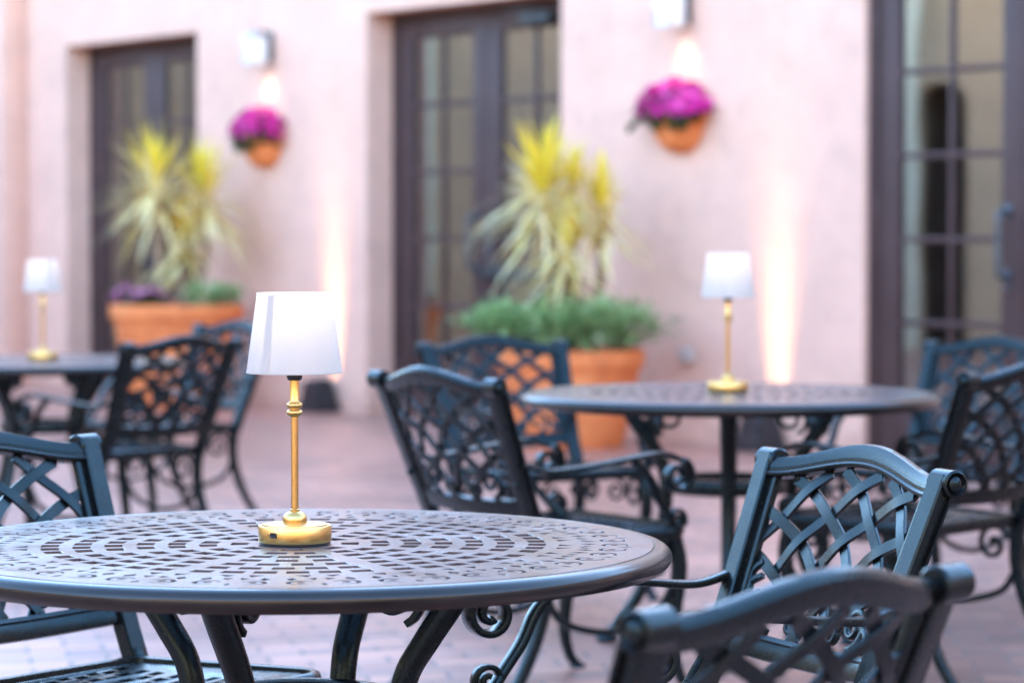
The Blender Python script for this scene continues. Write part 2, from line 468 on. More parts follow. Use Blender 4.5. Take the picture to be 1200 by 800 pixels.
for (a, b, r) in OPEN:
    reflected_strip(a+0.235, a+0.40, r+0.19)
    bm = bmesh.new(); box(bm, (a+0.95, 0.75, 0.03), (a+1.05, 0.95, 2.98), 0.01)
    obj('interior_post', bm, M['dark_room'], bld)
# added dark arches standing in for mirrored ones and panelling on the room's back wall
for c, hw, zs in ((8.05, 0.6, 2.0), (4.0, 0.62, 2.0), (-0.3, 0.6, 2.0)):
    bm = bmesh.new(); arch(bm, c-hw, c+hw, 0.03, zs, 2.2, 2.297)
    obj('reflected_arch', bm, M['dark_room'], bld)
for t0, t1 in ((1.6, 3.1), (8.9, 10.3), (-2.4, -1.1)):
    bm = bmesh.new(); box(bm, (t0, 2.22, 0.03), (t1, 2.296, 1.5))
    obj('wainscot', bm, M['beige'], bld)

ROWS = [0.30, 0.757, 1.214, 1.671, 2.128, 2.585]
def pull(bm, t, r, z0, z1):
    sweep(bm, bez([(t, r, z0), (t, r-0.06, z0), (t, r-0.075, z0+0.03), (t, r-0.075, (z0+z1)/2), (t, r-0.075, z1-0.03), (t, r-0.06, z1), (t, r, z1)], 5), circ(0.014, 8), (1, 0, 0.01))
    for z in (z0, z1): box(bm, (t-0.025, r-0.012, z-0.035), (t+0.025, r+0.0, z+0.035), 0.004)

def french_door(a, b, r):
    mid = (a+b)/2
    bm = bmesh.new()
    d0, d1 = r, r+0.10
    box(bm, (a+0.002, d0, 0.0), (a+0.055, d1, ZT-0.002), 0.006)
    box(bm, (b-0.055, d0, 0.0), (b-0.002, d1, ZT-0.002), 0.006)
    box(bm, (a+0.057, d0, ZT-0.06), (b-0.057, d1, ZT-0.002), 0.006)
    root = obj('french_door', bm, M['door'], bld)
    for k, (p, q) in enumerate(((a+0.060, mid-0.004), (mid+0.004, b-0.060))):
        bm = bmesh.new()
        e0, e1 = r+0.022, r+0.075
        st = 0.160 if k == 0 else 0.145
        box(bm, (p, e0, 0.012), (p+st, e1, ZT-0.065), 0.005)
        box(bm, (q-st, e0, 0.012), (q, e1, ZT-0.065), 0.005)
        box(bm, (p+st, e0+0.002, 0.012), (q-st, e1-0.002, ROWS[0]), 0.005)
        box(bm, (p+st, e0+0.002, ROWS[-1]), (q-st, e1-0.002, ZT-0.065), 0.005)
        for z in ROWS[1:-1]: box(bm, (p+st-0.004, e0+0.006, z-0.016), (q-st+0.004, e1-0.006, z+0.016), 0.004)
        c = (p+q)/2
        box(bm, (c-0.016, e0+0.0085, ROWS[0]-0.004), (c+0.016, e1-0.0085, ROWS[-1]+0.004), 0.004)
        obj('door_leaf', bm, M['door'], root)
        bm = bmesh.new(); box(bm, (p+st-0.01, r+0.046, ROWS[0]-0.01), (q-st+0.01, r+0.050, ROWS[-1]+0.01))
        obj('glass', bm, M['glass'], root, smooth=0)
        bm = bmesh.new(); s = q-0.115 if k == 0 else p+0.115
        pull(bm, s, e0, 1.02, 1.36)
        for v in lathe(bm, [(0.02, 0), (0.018, 0.012), (0, 0.013)], 16, (0, 0, 0)):
            v.co = V((s, e0, 0.96)) + V((v.co.x, -v.co.z, v.co.y))
        obj('pull_handle', bm, M['steel'], root)
        h = p if k == 0 else q
        for z in (0.35, 1.4, 2.4):
            bm = bmesh.new(); lathe(bm, [(0.012, -0.06), (0.014, -0.05), (0.014, 0.05), (0.012, 0.06)], 10, (h, e0-0.006, z))
            obj('hinge', bm, M['door'], root)
    return root, mid

doors = [french_door(*o) for o in OPEN]
root, mid = doors[1]
bm = bmesh.new()
box(bm, (mid+0.02, 0.155, 0.94), (mid+0.58, 0.19, 1.01), 0.008); box(bm, (mid+0.02, 0.18, 0.93), (mid+0.10, 0.235, 1.02), 0.006); box(bm, (mid+0.52, 0.18, 0.93), (mid+0.58, 0.235, 1.02), 0.006)
obj('push_bar', bm, M['black'], root)
bm = bmesh.new()
box(bm, (mid+0.45, 0.15, 2.60), (mid+0.75, 0.232, 2.67), 0.008)
sweep(bm, [(mid+0.7, 0.16, 2.68), (mid+0.45, 0.05, 2.69), (mid+0.55, 0.2, 2.70)], rrect(0.012, 0.005, 0.002))
obj('door_closer', bm, M['black'], root)

# the courtyard's other two sides: the panes mirror one, the other is added, unseen, to block low sky
def arcade(name, label, loc, rotz, length, arches, pilasters, H):
    w_ = thing(name, label, 'building', loc, rotz, 'courtyard side buildings')
    bm = bmesh.new(); hw = 0.26; zs = 2.65; x0 = 0.0
    cells = []
    for c in arches: cells.append((x0, c-hw-0.01, None)); cells.append((c-hw-0.01, c+hw+0.01, c)); x0 = c+hw+0.01
    cells.append((x0, length, None))
    for p, q, c in cells:
        poly = [(p, 0)] + ([] if c is None else [(c-hw, 0)] + [(c-hw*math.cos(PI*k/16), zs+hw*math.sin(PI*k/16)) for k in range(17)] + [(c+hw, 0)]) + [(q, 0), (q, H), (p, H)]
        a_ = [bm.verts.new((x, 0, z)) for x, z in poly]; b_ = [bm.verts.new((x, 0.5, z)) for x, z in poly]
        bm.faces.new(a_); bm.faces.new(b_[::-1])
        for k in range(len(poly)):
            j = (k+1) % len(poly)
            bm.faces.new((a_[k], b_[k], b_[j], a_[j]))
    obj('wall', bm, M['wing'], w_, smooth=0)
    for c in pilasters:
        bm = bmesh.new(); box(bm, (c-0.14, -0.10, 0), (c+0.14, -0.003, H-0.004), 0.01); obj('pilaster', bm, M['cream_wall'], w_)
    bm = bmesh.new(); box(bm, (0, 0.85, 0), (length, 0.95, H)); obj('rear_wall', bm, M['niche'], w_, smooth=0)
    bm = bmesh.new(); box(bm, (-0.2, -0.25, H+0.003), (length+0.2, 3.2, H+0.2), 0.02); obj('roof', bm, M['terra'], w_, smooth=0)
arcade('courtyard_arcade', 'tan stucco building with narrow arches mirrored in the door panes', (-13.0, -9.0, 0), PI/2, 44.0,
       [9+y for y in (0, 3.5, 7, 10.5, 14, 16.97, 20.2, 25.0, 29.2)], [9+y for y in (1.8, 5.2, 8.8, 12.2, 17.37, 23.16, 27.05, 31)], 4.2)
arcade('courtyard_arcade', 'unseen tall tan building added behind the viewer to block low sky', (24.0, -9.5, 0), PI, 37.0, [3+4*i for i in range(9)], [], 6.5)

# ------------------------------------------------------------------ wall fittings
def sconce(t, label):
    s = thing('wall_sconce', label, 'wall lamp', W(t, 0, 2.47), WROT, 'sconces above the flower pots')
    bm = bmesh.new(); box(bm, (-0.05, -0.02, 0.02), (0.05, -0.001, 0.24), 0.006)
    sweep(bm, bez([(0, -0.01, 0.20), (0, -0.06, 0.235), (0, -0.11, 0.225)], 5), rrect(0.014, 0.008, 0.003), (1, 0, 0))
    obj('wall_bracket', bm, M['steel'], s)
    bm = bmesh.new()
    box(bm, (-0.075, -0.205, 0.20), (0.075, -0.055, 0.215), 0.004)
    lathe(bm, [(0.055, 0.215), (0.04, 0.24), (0.02, 0.25), (0, 0.252)], 20, (0, -0.13, 0))
    box(bm, (-0.07, -0.20, 0.0), (0.07, -0.187, 0.014), 0.003); box(bm, (-0.07, -0.073, 0.0), (0.07, -0.06, 0.014), 0.003)
    for x in (-0.068, 0.056):
        for y in (-0.198, -0.074): box(bm, (x, y, 0.0135), (x+0.012, y+0.012, 0.201), 0.002)
    obj('lantern_frame', bm, M['silver'], s)
    bm = bmesh.new(); box(bm, (-0.058, -0.188, 0.004), (0.058, -0.072, 0.198), 0.004)
    obj('lantern_glass', bm, M['frost'], s)
    L = bpy.data.lights.new('sconce_light', 'SPOT'); L.energy = 0.6; L.color = (1.0, 0.62, 0.34)
    L.spot_size = math.radians(95); L.spot_blend = 1.0; L.shadow_soft_size = 0.05
    lo = bpy.data.objects.new('sconce_light', L); COL.objects.link(lo); lo.parent = s
    lo.location = (0.0, -0.10, -0.02); lo.rotation_euler = (math.radians(16), 0, 0)
    return s
sconce(-1.23, 'silver lantern sconce above the flower pot beside the left french door')
sconce(3.36, 'silver lantern sconce above the flower pot beside the right french door')

def rnd_dir(): 
    a = random.uniform(0, 2*PI); z = random.uniform(-1, 1); s = math.sqrt(1-z*z)
    return V((s*math.cos(a), s*math.sin(a), z))

def leaf(bm, p, d, L, w, up=V((0, 0, 1)), n=2, droop=0.0):
    d = d.normalized(); s = d.cross(up)
    if s.length < 1e-3: s = V((1, 0, 0))
    s.normalize(); vs = []
    for i in range(n+1):
        t = i/n; q = p + d*(L*t) - V((0, 0, droop*L*t*t))
        ww = w*(math.sin(PI*min(1, 0.12+0.88*t)) if t < 1 else 0.08)
        vs.append((bm.verts.new(q-s*ww), bm.verts.new(q+s*ww)))
    for i in range(n): bm.faces.new((vs[i][0], vs[i][1], vs[i+1][1], vs[i+1][0]))

def flower(bm, p, nrm, R):
    nrm = nrm.normalized(); a = nrm.orthogonal().normalized(); b = nrm.cross(a); k = random.uniform(0, 6)
    n = 10; vs = []
    c = bm.verts.new(p)
    for i in range(n):
        th = k+2*PI*i/n; rr = R*(1.0 if i % 2 == 0 else 0.72)
        vs.append(bm.verts.new(p + (a*math.cos(th)+b*math.sin(th))*rr + nrm*(R*0.35)))
    for i in range(n): bm.faces.new((c, vs[i], vs[(i+1) % n]))

def wall_pot(t, label):
    s = thing('wall_flower_pot', label, 'flower pot', W(t, 0, 1.905), WROT, 'flower pots hung under the sconces')
    bm = bmesh.new()
    # half-round bowl against the wall: depth y<0
    prof = [(0.035, -0.150), (0.075, -0.138), (0.108, -0.098), (0.128, -0.045), (0.135, 0.0), (0.15, 0.002), (0.152, 0.035), (0.135, 0.036), (0.125, 0.0), (0.10, -0.06)]
    seg = 24; rings = [[bm.verts.new((-r*1.05*math.cos(PI*i/seg), -0.004-r*0.95*math.sin(PI*i/seg), z)) for i in range(seg+1)] for r, z in prof]
    for A, B in zip(rings, rings[1:]):
        for i in range(seg): bm.faces.new((A[i], A[i+1], B[i+1], B[i]))
    bm.faces.new([R[0] for R in rings[:7]] + [R[-1] for R in rings[:7][::-1]])
    bm.faces.new(rings[0])
    obj('bowl', bm, M['terra'], s)
    bm = bmesh.new()
    for i in range(420):
        d = rnd_dir(); d.y = -abs(d.y); d.z = abs(d.z)*1.0-0.3
        p = V((0, -0.05, 0.05)) + V((d.x*0.195, d.y*0.10, d.z*0.15))*random.uniform(0.5, 1.0)
        p.y = min(p.y, -0.012)
        leaf(bm, p, d+V((0, 0, -0.3))+rnd_dir()*0.4, random.uniform(0.035, 0.065), 0.014)
    for q in range(9):
        x = random.uniform(-0.17, 0.17); L_ = random.uniform(0.0, 0.05)
        pts = bez([(x*0.8, -0.10, 0.03), (x, -0.15, 0.0), (x*1.1, -0.155, -L_)], 5)
        sweep(bm, pts, circ(0.0025, 5), (1, 0, 0))
        for p in pts[3:]:
            for _ in range(2): leaf(bm, p, rnd_dir()+V((0, -0.6, -0.4)), 0.035, 0.011)
    obj('leaves', bm, M['dgreen'], s)
    bm = bmesh.new()
    for i in range(125):
        d = rnd_dir(); d.z = abs(d.z)*1.1-0.02; d.y = -abs(d.y) if random.random() < 0.85 else d.y*0.5
        d.normalize()
        p = V((0, -0.05, 0.05)) + V((d.x*0.20, d.y*0.115, d.z*0.165))*random.uniform(0.84, 1.07)
        p.y = min(p.y, -0.015); p.z = max(p.z, 0.04)
        flower(bm, p, d+V((0, -0.3, 0.2))+rnd_dir()*0.4, random.uniform(0.026, 0.038))
    obj('flowers', bm, M['magenta'], s, smooth=0)
    s.scale = (1.42, 1.3, 1.15)
wall_pot(-1.27, 'half round terracotta wall pot of magenta flowers by the left french door')
wall_pot(3.33, 'half round terracotta wall pot of magenta flowers left of the right french door')

def uplight(t, label):
    s = thing('uplight', label, 'uplight', W(t, -0.125, 0), WROT, 'uplights at the foot of the wall')
    bm = bmesh.new()
    def frustum(z0, z1, a0, b0, a1, b1):
        lo = [bm.verts.new((x*a0, y*b0, z0)) for x, y in ((-1, -1), (1, -1), (1, 1), (-1, 1))]
        hi = [bm.verts.new((x*a1, y*b1, z1)) for x, y in ((-1, -1), (1, -1), (1, 1), (-1, 1))]
        bm.faces.new(lo[::-1]); bm.faces.new(hi)
        for i in range(4): bm.faces.new((lo[i], lo[(i+1) % 4], hi[(i+1) % 4], hi[i]))
    frustum(0.0, 0.035, 0.115, 0.115, 0.115, 0.115); frustum(0.035, 0.225, 0.108, 0.108, 0.07, 0.07)
    bmesh.ops.bevel(bm, geom=bm.edges[:], offset=0.006, segments=2, affect='EDGES')
    obj('housing', bm, M['black'], s)
    bm = bmesh.new(); lathe(bm, [(0.05, 0.226), (0.05, 0.236), (0.04, 0.238), (0.03, 0.229), (0, 0.229)], 24, (0.02, 0.015, 0))
    obj('lens_ring', bm, M['black'], s)
    bm = bmesh.new(); sweep(bm, bez([(-0.09, -0.06, 0.12), (-0.10, -0.1, 0.19), (0, -0.115, 0.2), (0.10, -0.1, 0.19), (0.09, -0.06, 0.12)], 6), circ(0.006, 6), (0, 1, 0))
    obj('handle', bm, M['steel'], s)
    L = bpy.data.lights.new('uplight_beam', 'AREA'); L.shape = 'DISK'; L.size = 0.22; L.energy = 0.15; L.color = (1.0, 0.74, 0.48)
    L.spread = math.radians(27)
    lo = bpy.data.objects.new('uplight_beam', L); COL.objects.link(lo); lo.parent = s
    lo.location = (0.02, 0.025, 0.245); lo.rotation_euler = (math.radians(180-6), 0, 0)
uplight(-0.42, 'black boxy uplight on the floor just left of the middle french door')
uplight(4.15, 'black boxy uplight on the floor just left of the right french door')

o = thing('wall_outlet', 'small grey weatherproof outlet box low on the pink wall', 'outlet', W(3.40, 0, 0.47), WROT)
bm = bmesh.new(); box(bm, (-0.05, -0.045, 0), (0.05, -0.001, 0.10), 0.008); obj('box_body', bm, M['outlet'], o)
bm = bmesh.new(); box(bm, (-0.042, -0.056, 0.01), (0.042, -0.0455, 0.09), 0.004); obj('cover_flap', bm, M['outlet'], o)

# ------------------------------------------------------------------ planters
def planter(name, label, loc, R, H, squash=1.0):
    s = thing(name, label, 'planter', loc)
    bm = bmesh.new()
    lathe(bm, [(0, 0.0), (R*0.70, 0.0), (R*0.72, 0.01), (R*0.93, H-0.13), (R*0.94, H-0.115), (R*0.99, H-0.10), (R, H-0.085), (R, H-0.012), (R*0.985, H), (R*0.92, H), (R*0.90, H-0.02), (R*0.87, H-0.08), (0, H-0.07)], 56)
    obj('pot', bm, M['terra'], s)
    bm = bmesh.new()
    lathe(bm, [(0, H-0.045), (R*0.5, H-0.05), (R*0.865, H-0.06)], 40, cap=False)
    obj('soil', bm, M['soil'], s)
    return s

def dracaena(label, loc, heads, zbase, LL):
    s = thing('dracaena_plant', label, 'plant', loc)
    tb = bmesh.new(); yb = bmesh.new(); cb = bmesh.new()
    for (x, y, z, k) in heads:
        base = V((x*0.45, y*0.45, zbase)); top = V((x, y, z))
        mid = (base+top)*0.5 + V((x*0.25, 0.02, 0))
        sweep(tb, bez([base, mid, top], 6), circ(1.0, 8), (1, 0.1, 0), scale=[0.035-0.012*i/12 for i in range(13)])
        for i in range(int(44*k)):           # young upright leaves
            a = random.uniform(0, 2*PI); el = random.uniform(0.62, 1.5)
            d = V((math.cos(a)*math.cos(el), math.sin(a)*math.cos(el), math.sin(el)))
            leaf(yb, top+V((0, 0, random.uniform(-0.02, 0.06))), d, LL*random.uniform(0.5, 1.0)*k, 0.014, n=4, droop=0.05)
        for i in range(int(105*k)):          # arching and hanging leaves
            a = random.uniform(0, 2*PI); el = random.uniform(-0.5, 1.05)
            d = V((math.cos(a)*math.cos(el), math.sin(a)*math.cos(el), math.sin(el)))
            leaf(cb, top+V((0, 0, random.uniform(-0.22, 0.03))), d, LL*random.uniform(0.75, 1.15)*k, 0.0125, n=6, droop=random.uniform(0.1, 0.5))
    obj('trunk', tb, M['trunk'], s); obj('young_leaves', yb, M['lime'], s, smooth=60); obj('hanging_leaves', cb, M['cream'], s, smooth=60)

def mound(name, label, loc, blobs, n, L, w, mat, cat='plant', petals=None):
    s = thing(name, label, cat, loc)
    bm = bmesh.new(); sb = bmesh.new()
    for (x, y, z, rx, ry, rz) in blobs:
        for i in range(n):
            d = rnd_dir(); d.z = d.z*0.6+0.35
            q = V((x, y, z)) + V((d.x*rx, d.y*ry, d.z*rz))*random.uniform(0.45, 1.05)
            leaf(bm, q, d+rnd_dir()*0.7, L*random.uniform(0.7, 1.3), w)
        for i in range(12):
            d = rnd_dir(); d.z = abs(d.z)*0.9+0.05; d.normalize()
            e = V((x, y, z))+V((d.x*rx, d.y*ry, d.z*rz))*random.uniform(1.15, 1.55)
            for q in range(14):
                leaf(bm, V((x, y, z)).lerp(e, 0.55+0.45*q/13), d+rnd_dir()*0.9, L*random.uniform(0.5, 0.9), w*0.9)
            sweep(sb, [V((x*0.8, y*0.8, z-rz*0.5)), e], circ(0.003, 5), (1, 0.3, 0.1))
        for i in range(4):
            d = rnd_dir(); d.z = abs(d.z)
            sweep(sb, [V((x*0.7, y*0.7, z-rz*0.5)), V((x, y, z))+V((d.x*rx, d.y*ry, d.z*rz))*0.8], circ(0.003, 5), (1, 0.3, 0.1))
    obj('leaves', bm, mat, s, smooth=0); obj('stems', sb, M['dgreen'], s)
    if petals:
        fb = bmesh.new()
        for (x, y, z, rx, ry, rz) in blobs:
            for i in range(petals):
                d = rnd_dir(); d.z = abs(d.z)
                flower(fb, V((x, y, z+rz*0.35)) + V((d.x*rx, d.y*ry, d.z*rz))*random.uniform(0.8, 1.1), d+V((0, -0.3, 0.4)), random.uniform(0.018, 0.03))
        obj('flowers', fb, M['pinkp'], s, smooth=0)

def at(px, D): return ((px-600)/FPX*D)
D2 = 16.55; X2 = at(668, D2)
planter('terracotta_planter', 'round terracotta planter under a green mound beside the middle french door', (X2, D2, 0), 0.44, 0.57)
sc = D2/FPX
dracaena('yellow and cream spiky dracaena rising from the green filled planter', (X2, D2, 0),
         [((638-668)*sc, -0.05, 1.48, 1.1), ((672-668)*sc, 0.12, 1.50, 0.75), ((704-668)*sc, 0.02, 1.38, 0.85), ((664-668)*sc, -0.14, 1.14, 0.85)], 0.5, 0.46)
mound('trailing_greenery', 'soft green trailing plants mounded over the planter rim beneath the dracaena', (X2, D2, 0),
      [(-0.36, -0.16, 0.66, 0.24, 0.22, 0.16), (-0.12, -0.32, 0.66, 0.26, 0.2, 0.19), (0.14, -0.30, 0.66, 0.26, 0.2, 0.20), (0.34, -0.10, 0.66, 0.22, 0.24, 0.19), (0.0, 0.2, 0.68, 0.3, 0.2, 0.18), (-0.45, 0.02, 0.68, 0.15, 0.17, 0.14)], 620, 0.06, 0.011, M['green'])
D3 = 20.3; X3 = at(207, D3); sc = D3/FPX
planter('bowl_planter', 'wide terracotta planter with pink flowers in front of the left french door', (X3, D3, 0), 0.48, 0.745)
dracaena('pale yellow dracaena with two shaggy heads in the wide planter', (X3, D3, 0),
         [((185-207)*sc, -0.05, 1.58, 1.1), ((240-207)*sc, 0.05, 1.50, 1.05), ((215-207)*sc, 0.1, 1.2, 0.8)], 0.66, 0.5)
mound('pink_bedding_plant', 'small pink flowers along the left rim of the wide planter', (X3, D3, 0),
      [(-0.33, -0.1, 0.75, 0.13, 0.12, 0.09), (-0.16, -0.24, 0.74, 0.13, 0.1, 0.09)], 120, 0.045, 0.012, M['dgreen'], 'flowers', 42)
mound('green_bedding_plant', 'low green foliage spilling over the right rim of the wide planter', (X3, D3, 0),
      [(0.22, -0.27, 0.75, 0.15, 0.14, 0.12), (0.36, -0.05, 0.77, 0.13, 0.15, 0.12)], 300, 0.05, 0.009, M['green'])

# ------------------------------------------------------------------ tables
TR = 0.610; TZ = 0.730
def table_holes():
    H = []
    def ringhole(r0, r1, a0, a1, n=2):
        pts = [(r0, a0+(a1-a0)*i/n) for i in range(n+1)] + [(r1, a1-(a1-a0)*i/n) for i in range(n+1)]
        return [(r*math.cos(a), r*math.sin(a)) for r, a in pts]
    for k in range(7):
        r = 0.090+0.0505*k
        sect = 8
        m = max(1, int(round((2*PI*r/sect-0.018)/0.050)))
        for s in range(sect):
            A0 = 2*PI*s/sect + 0.009/r; A1 = 2*PI*(s+1)/sect - 0.009/r
            pit = (A1-A0)/m
            for i in range(m):
                c = A0+pit*(i+0.5); h = 0.0172/r
                # alternate small radial shift gives the woven look
                dr = 0.0015*(1 if (i+k) % 2 else -1)
                H.append(ringhole(r-0.0142, r+0.0142, c-h, c+h))
    rep = 24
    for s in range(rep):
        a = 2*PI*s/rep
        def P(r, t): # local: r radius, t tangential offset (m)
            return (r*math.cos(a)-t*math.sin(a), r*math.sin(a)+t*math.cos(a))
        for sg in (1, -1):
            # triangles
            H.append([P(0.428, sg*0.010), P(0.452, sg*0.018), P(0.428, sg*0.034)][::sg])
            H.append([P(0.462, sg*0.005), P(0.486, sg*0.010), P(0.470, sg*0.022)][::sg])
            # scroll crescents
            c = (0.517, sg*0.033); out = []; inn = []
            for i in range(17):
                th = (-0.15+1.55*i/16)*PI
                R = 0.0245-0.004*i/16; w = 0.0075*math.sin(PI*(0.08+0.84*i/16))+0.001
                ct, st = math.cos(th), math.sin(th)*sg
                out.append(P(c[0]+R*ct, c[1]+R*st)); inn.append(P(c[0]+(R-w)*ct, c[1]+(R-w)*st))
            H.append((out+inn[::-1])[::sg])
            c2 = [P(c[0]+0.0075*math.cos(t*PI/4), c[1]+0.0075*math.sin(t*PI/4)) for t in range(8)]
            H.append(c2)
            H.append([P(0.458, sg*0.040), P(0.476, sg*0.034), P(0.490, sg*0.046), P(0.474, sg*0.052)][::sg])
        H.append([P(0.523, 0.0), P(0.538, 0.0055), P(0.550, 0.0), P(0.538, -0.0055)])
    return H

def make_table(label, loc, rotz):
    s = thing('cafe_table', label, 'table', loc, rotz, 'round cast metal cafe tables')
    outer = [(0.581*math.cos(2*PI*i/128), 0.581*math.sin(2*PI*i/128)) for i in range(128)]
    me = plate(outer, table_holes(), 0.0075, 0.0005)
    me.transform(Matrix.Translation((0, 0, TZ-0.00375)))
    obj_me('tabletop', me, M['table'], s, smooth=30)
    bm = bmesh.new()
    lathe_prof = [(0.579, TZ-0.0025), (0.583, TZ-0.001), (0.588, TZ), (0.594, TZ-0.0008)]
    for i in range(1, 11):
        th = PI/2 - PI*i/13
        lathe_prof.append((0.590+0.021*math.cos(th), TZ-0.018+0.0175*math.sin(th)))
    lathe_prof += [(0.598, TZ-0.036), (0.590, TZ-0.033), (0.583, TZ-0.018), (0.579, TZ-0.0105)]
    seg = 144
    rings = [[bm.verts.new((r*math.cos(2*PI*i/seg), r*math.sin(2*PI*i/seg), z)) for i in range(seg)] for r, z in lathe_prof]
    for k in range(len(rings)):
        A, B = rings[k], rings[(k+1) % len(rings)]
        for i in range(seg): bm.faces.new((A[i], A[(i+1) % seg], B[(i+1) % seg], B[i]))
    obj('rolled_rim', bm, M['rim'], s, smooth=60)
    # under-frame: cross bars and ring shelf
    bm = bmesh.new()
    for k in range(4):
        a = PI/2*k
        c, sn = math.cos(a), math.sin(a)
        sweep(bm, [(0.02*c, 0.02*sn, TZ-0.022), (0.56*c, 0.56*sn, TZ-0.022)], rrect(0.014, 0.010, 0.003))
    rp = [(0.140, 0.440), (0.172, 0.440), (0.176, 0.445), (0.176, 0.480), (0.172, 0.485), (0.150, 0.487), (0.140, 0.483)]
    rings = [[bm.verts.new((r*math.cos(2*PI*i/64), r*math.sin(2*PI*i/64), z)) for i in range(64)] for r, z in rp]
    for k in range(len(rings)):
        A, B = rings[k], rings[(k+1) % len(rings)]
        for i in range(64): bm.faces.new((A[i], A[(i+1) % 64], B[(i+1) % 64], B[i]))
    obj('under_frame', bm, M['metal'], s, smooth=40)
    for k in range(4):
        a = PI/2*k
        bm = bmesh.new()
        def R(r, z): return (r*math.cos(a), r*math.sin(a), z)
        side = (-math.sin(a), math.cos(a), 0)
        path = bez([R(0.300, TZ-0.030), R(0.280, 0.655), R(0.232, 0.585), R(0.196, 0.525), R(0.183, 0.45), R(0.190, 0.36), R(0.215, 0.25), R(0.262, 0.14), R(0.318, 0.055), R(0.350, 0.016)], 6)
        n = len(path)
        sweep(bm, path, [(x*1.0, y*1.12) for x, y in circ(0.0205, 14)], side, scale=[1.12-0.22*min(1, i/n*1.6) for i in range(n)])
        lathe(bm, [(0, 0.0), (0.03, 0.0), (0.034, 0.006), (0.03, 0.018), (0.018, 0.032), (0, 0.034)], 18, R(0.355, 0))
        # curl on the inside of the leg
        sp = spiral2((0.178, 0.655), 0.050, 0.010, -1.15, 1.6, 36)
        pts = [R(r, z) for r, z in sp]
        sweep(bm, pts, rrect(0.011, 0.006, 0.002), [(V(p)-V(R(0.178, 0.655))).normalized() for p in pts])
        obj('leg', bm, M['metal'], s)
    return s

T1 = (-0.352, 4.552); T2 = (0.633, 8.189); T3 = (-1.897, 11.38)
leg_rot = math.radians(-21)
t1 = make_table('nearest round metal table with a pierced top, in sharp focus', (*T1, ground_z(*T1)), leg_rot)
t2 = copy_tree(t1); t2.location = (*T2, ground_z(*T2)); t2.rotation_euler.z = math.radians(-5); t2['label'] = 'blurred round metal table with a lamp in front of the planter of greenery'
t3 = copy_tree(t1); t3.location = (*T3, ground_z(*T3)); t3.rotation_euler.z = math.radians(-30); t3['label'] = 'farthest round metal table, cut off by the left edge of the photo'

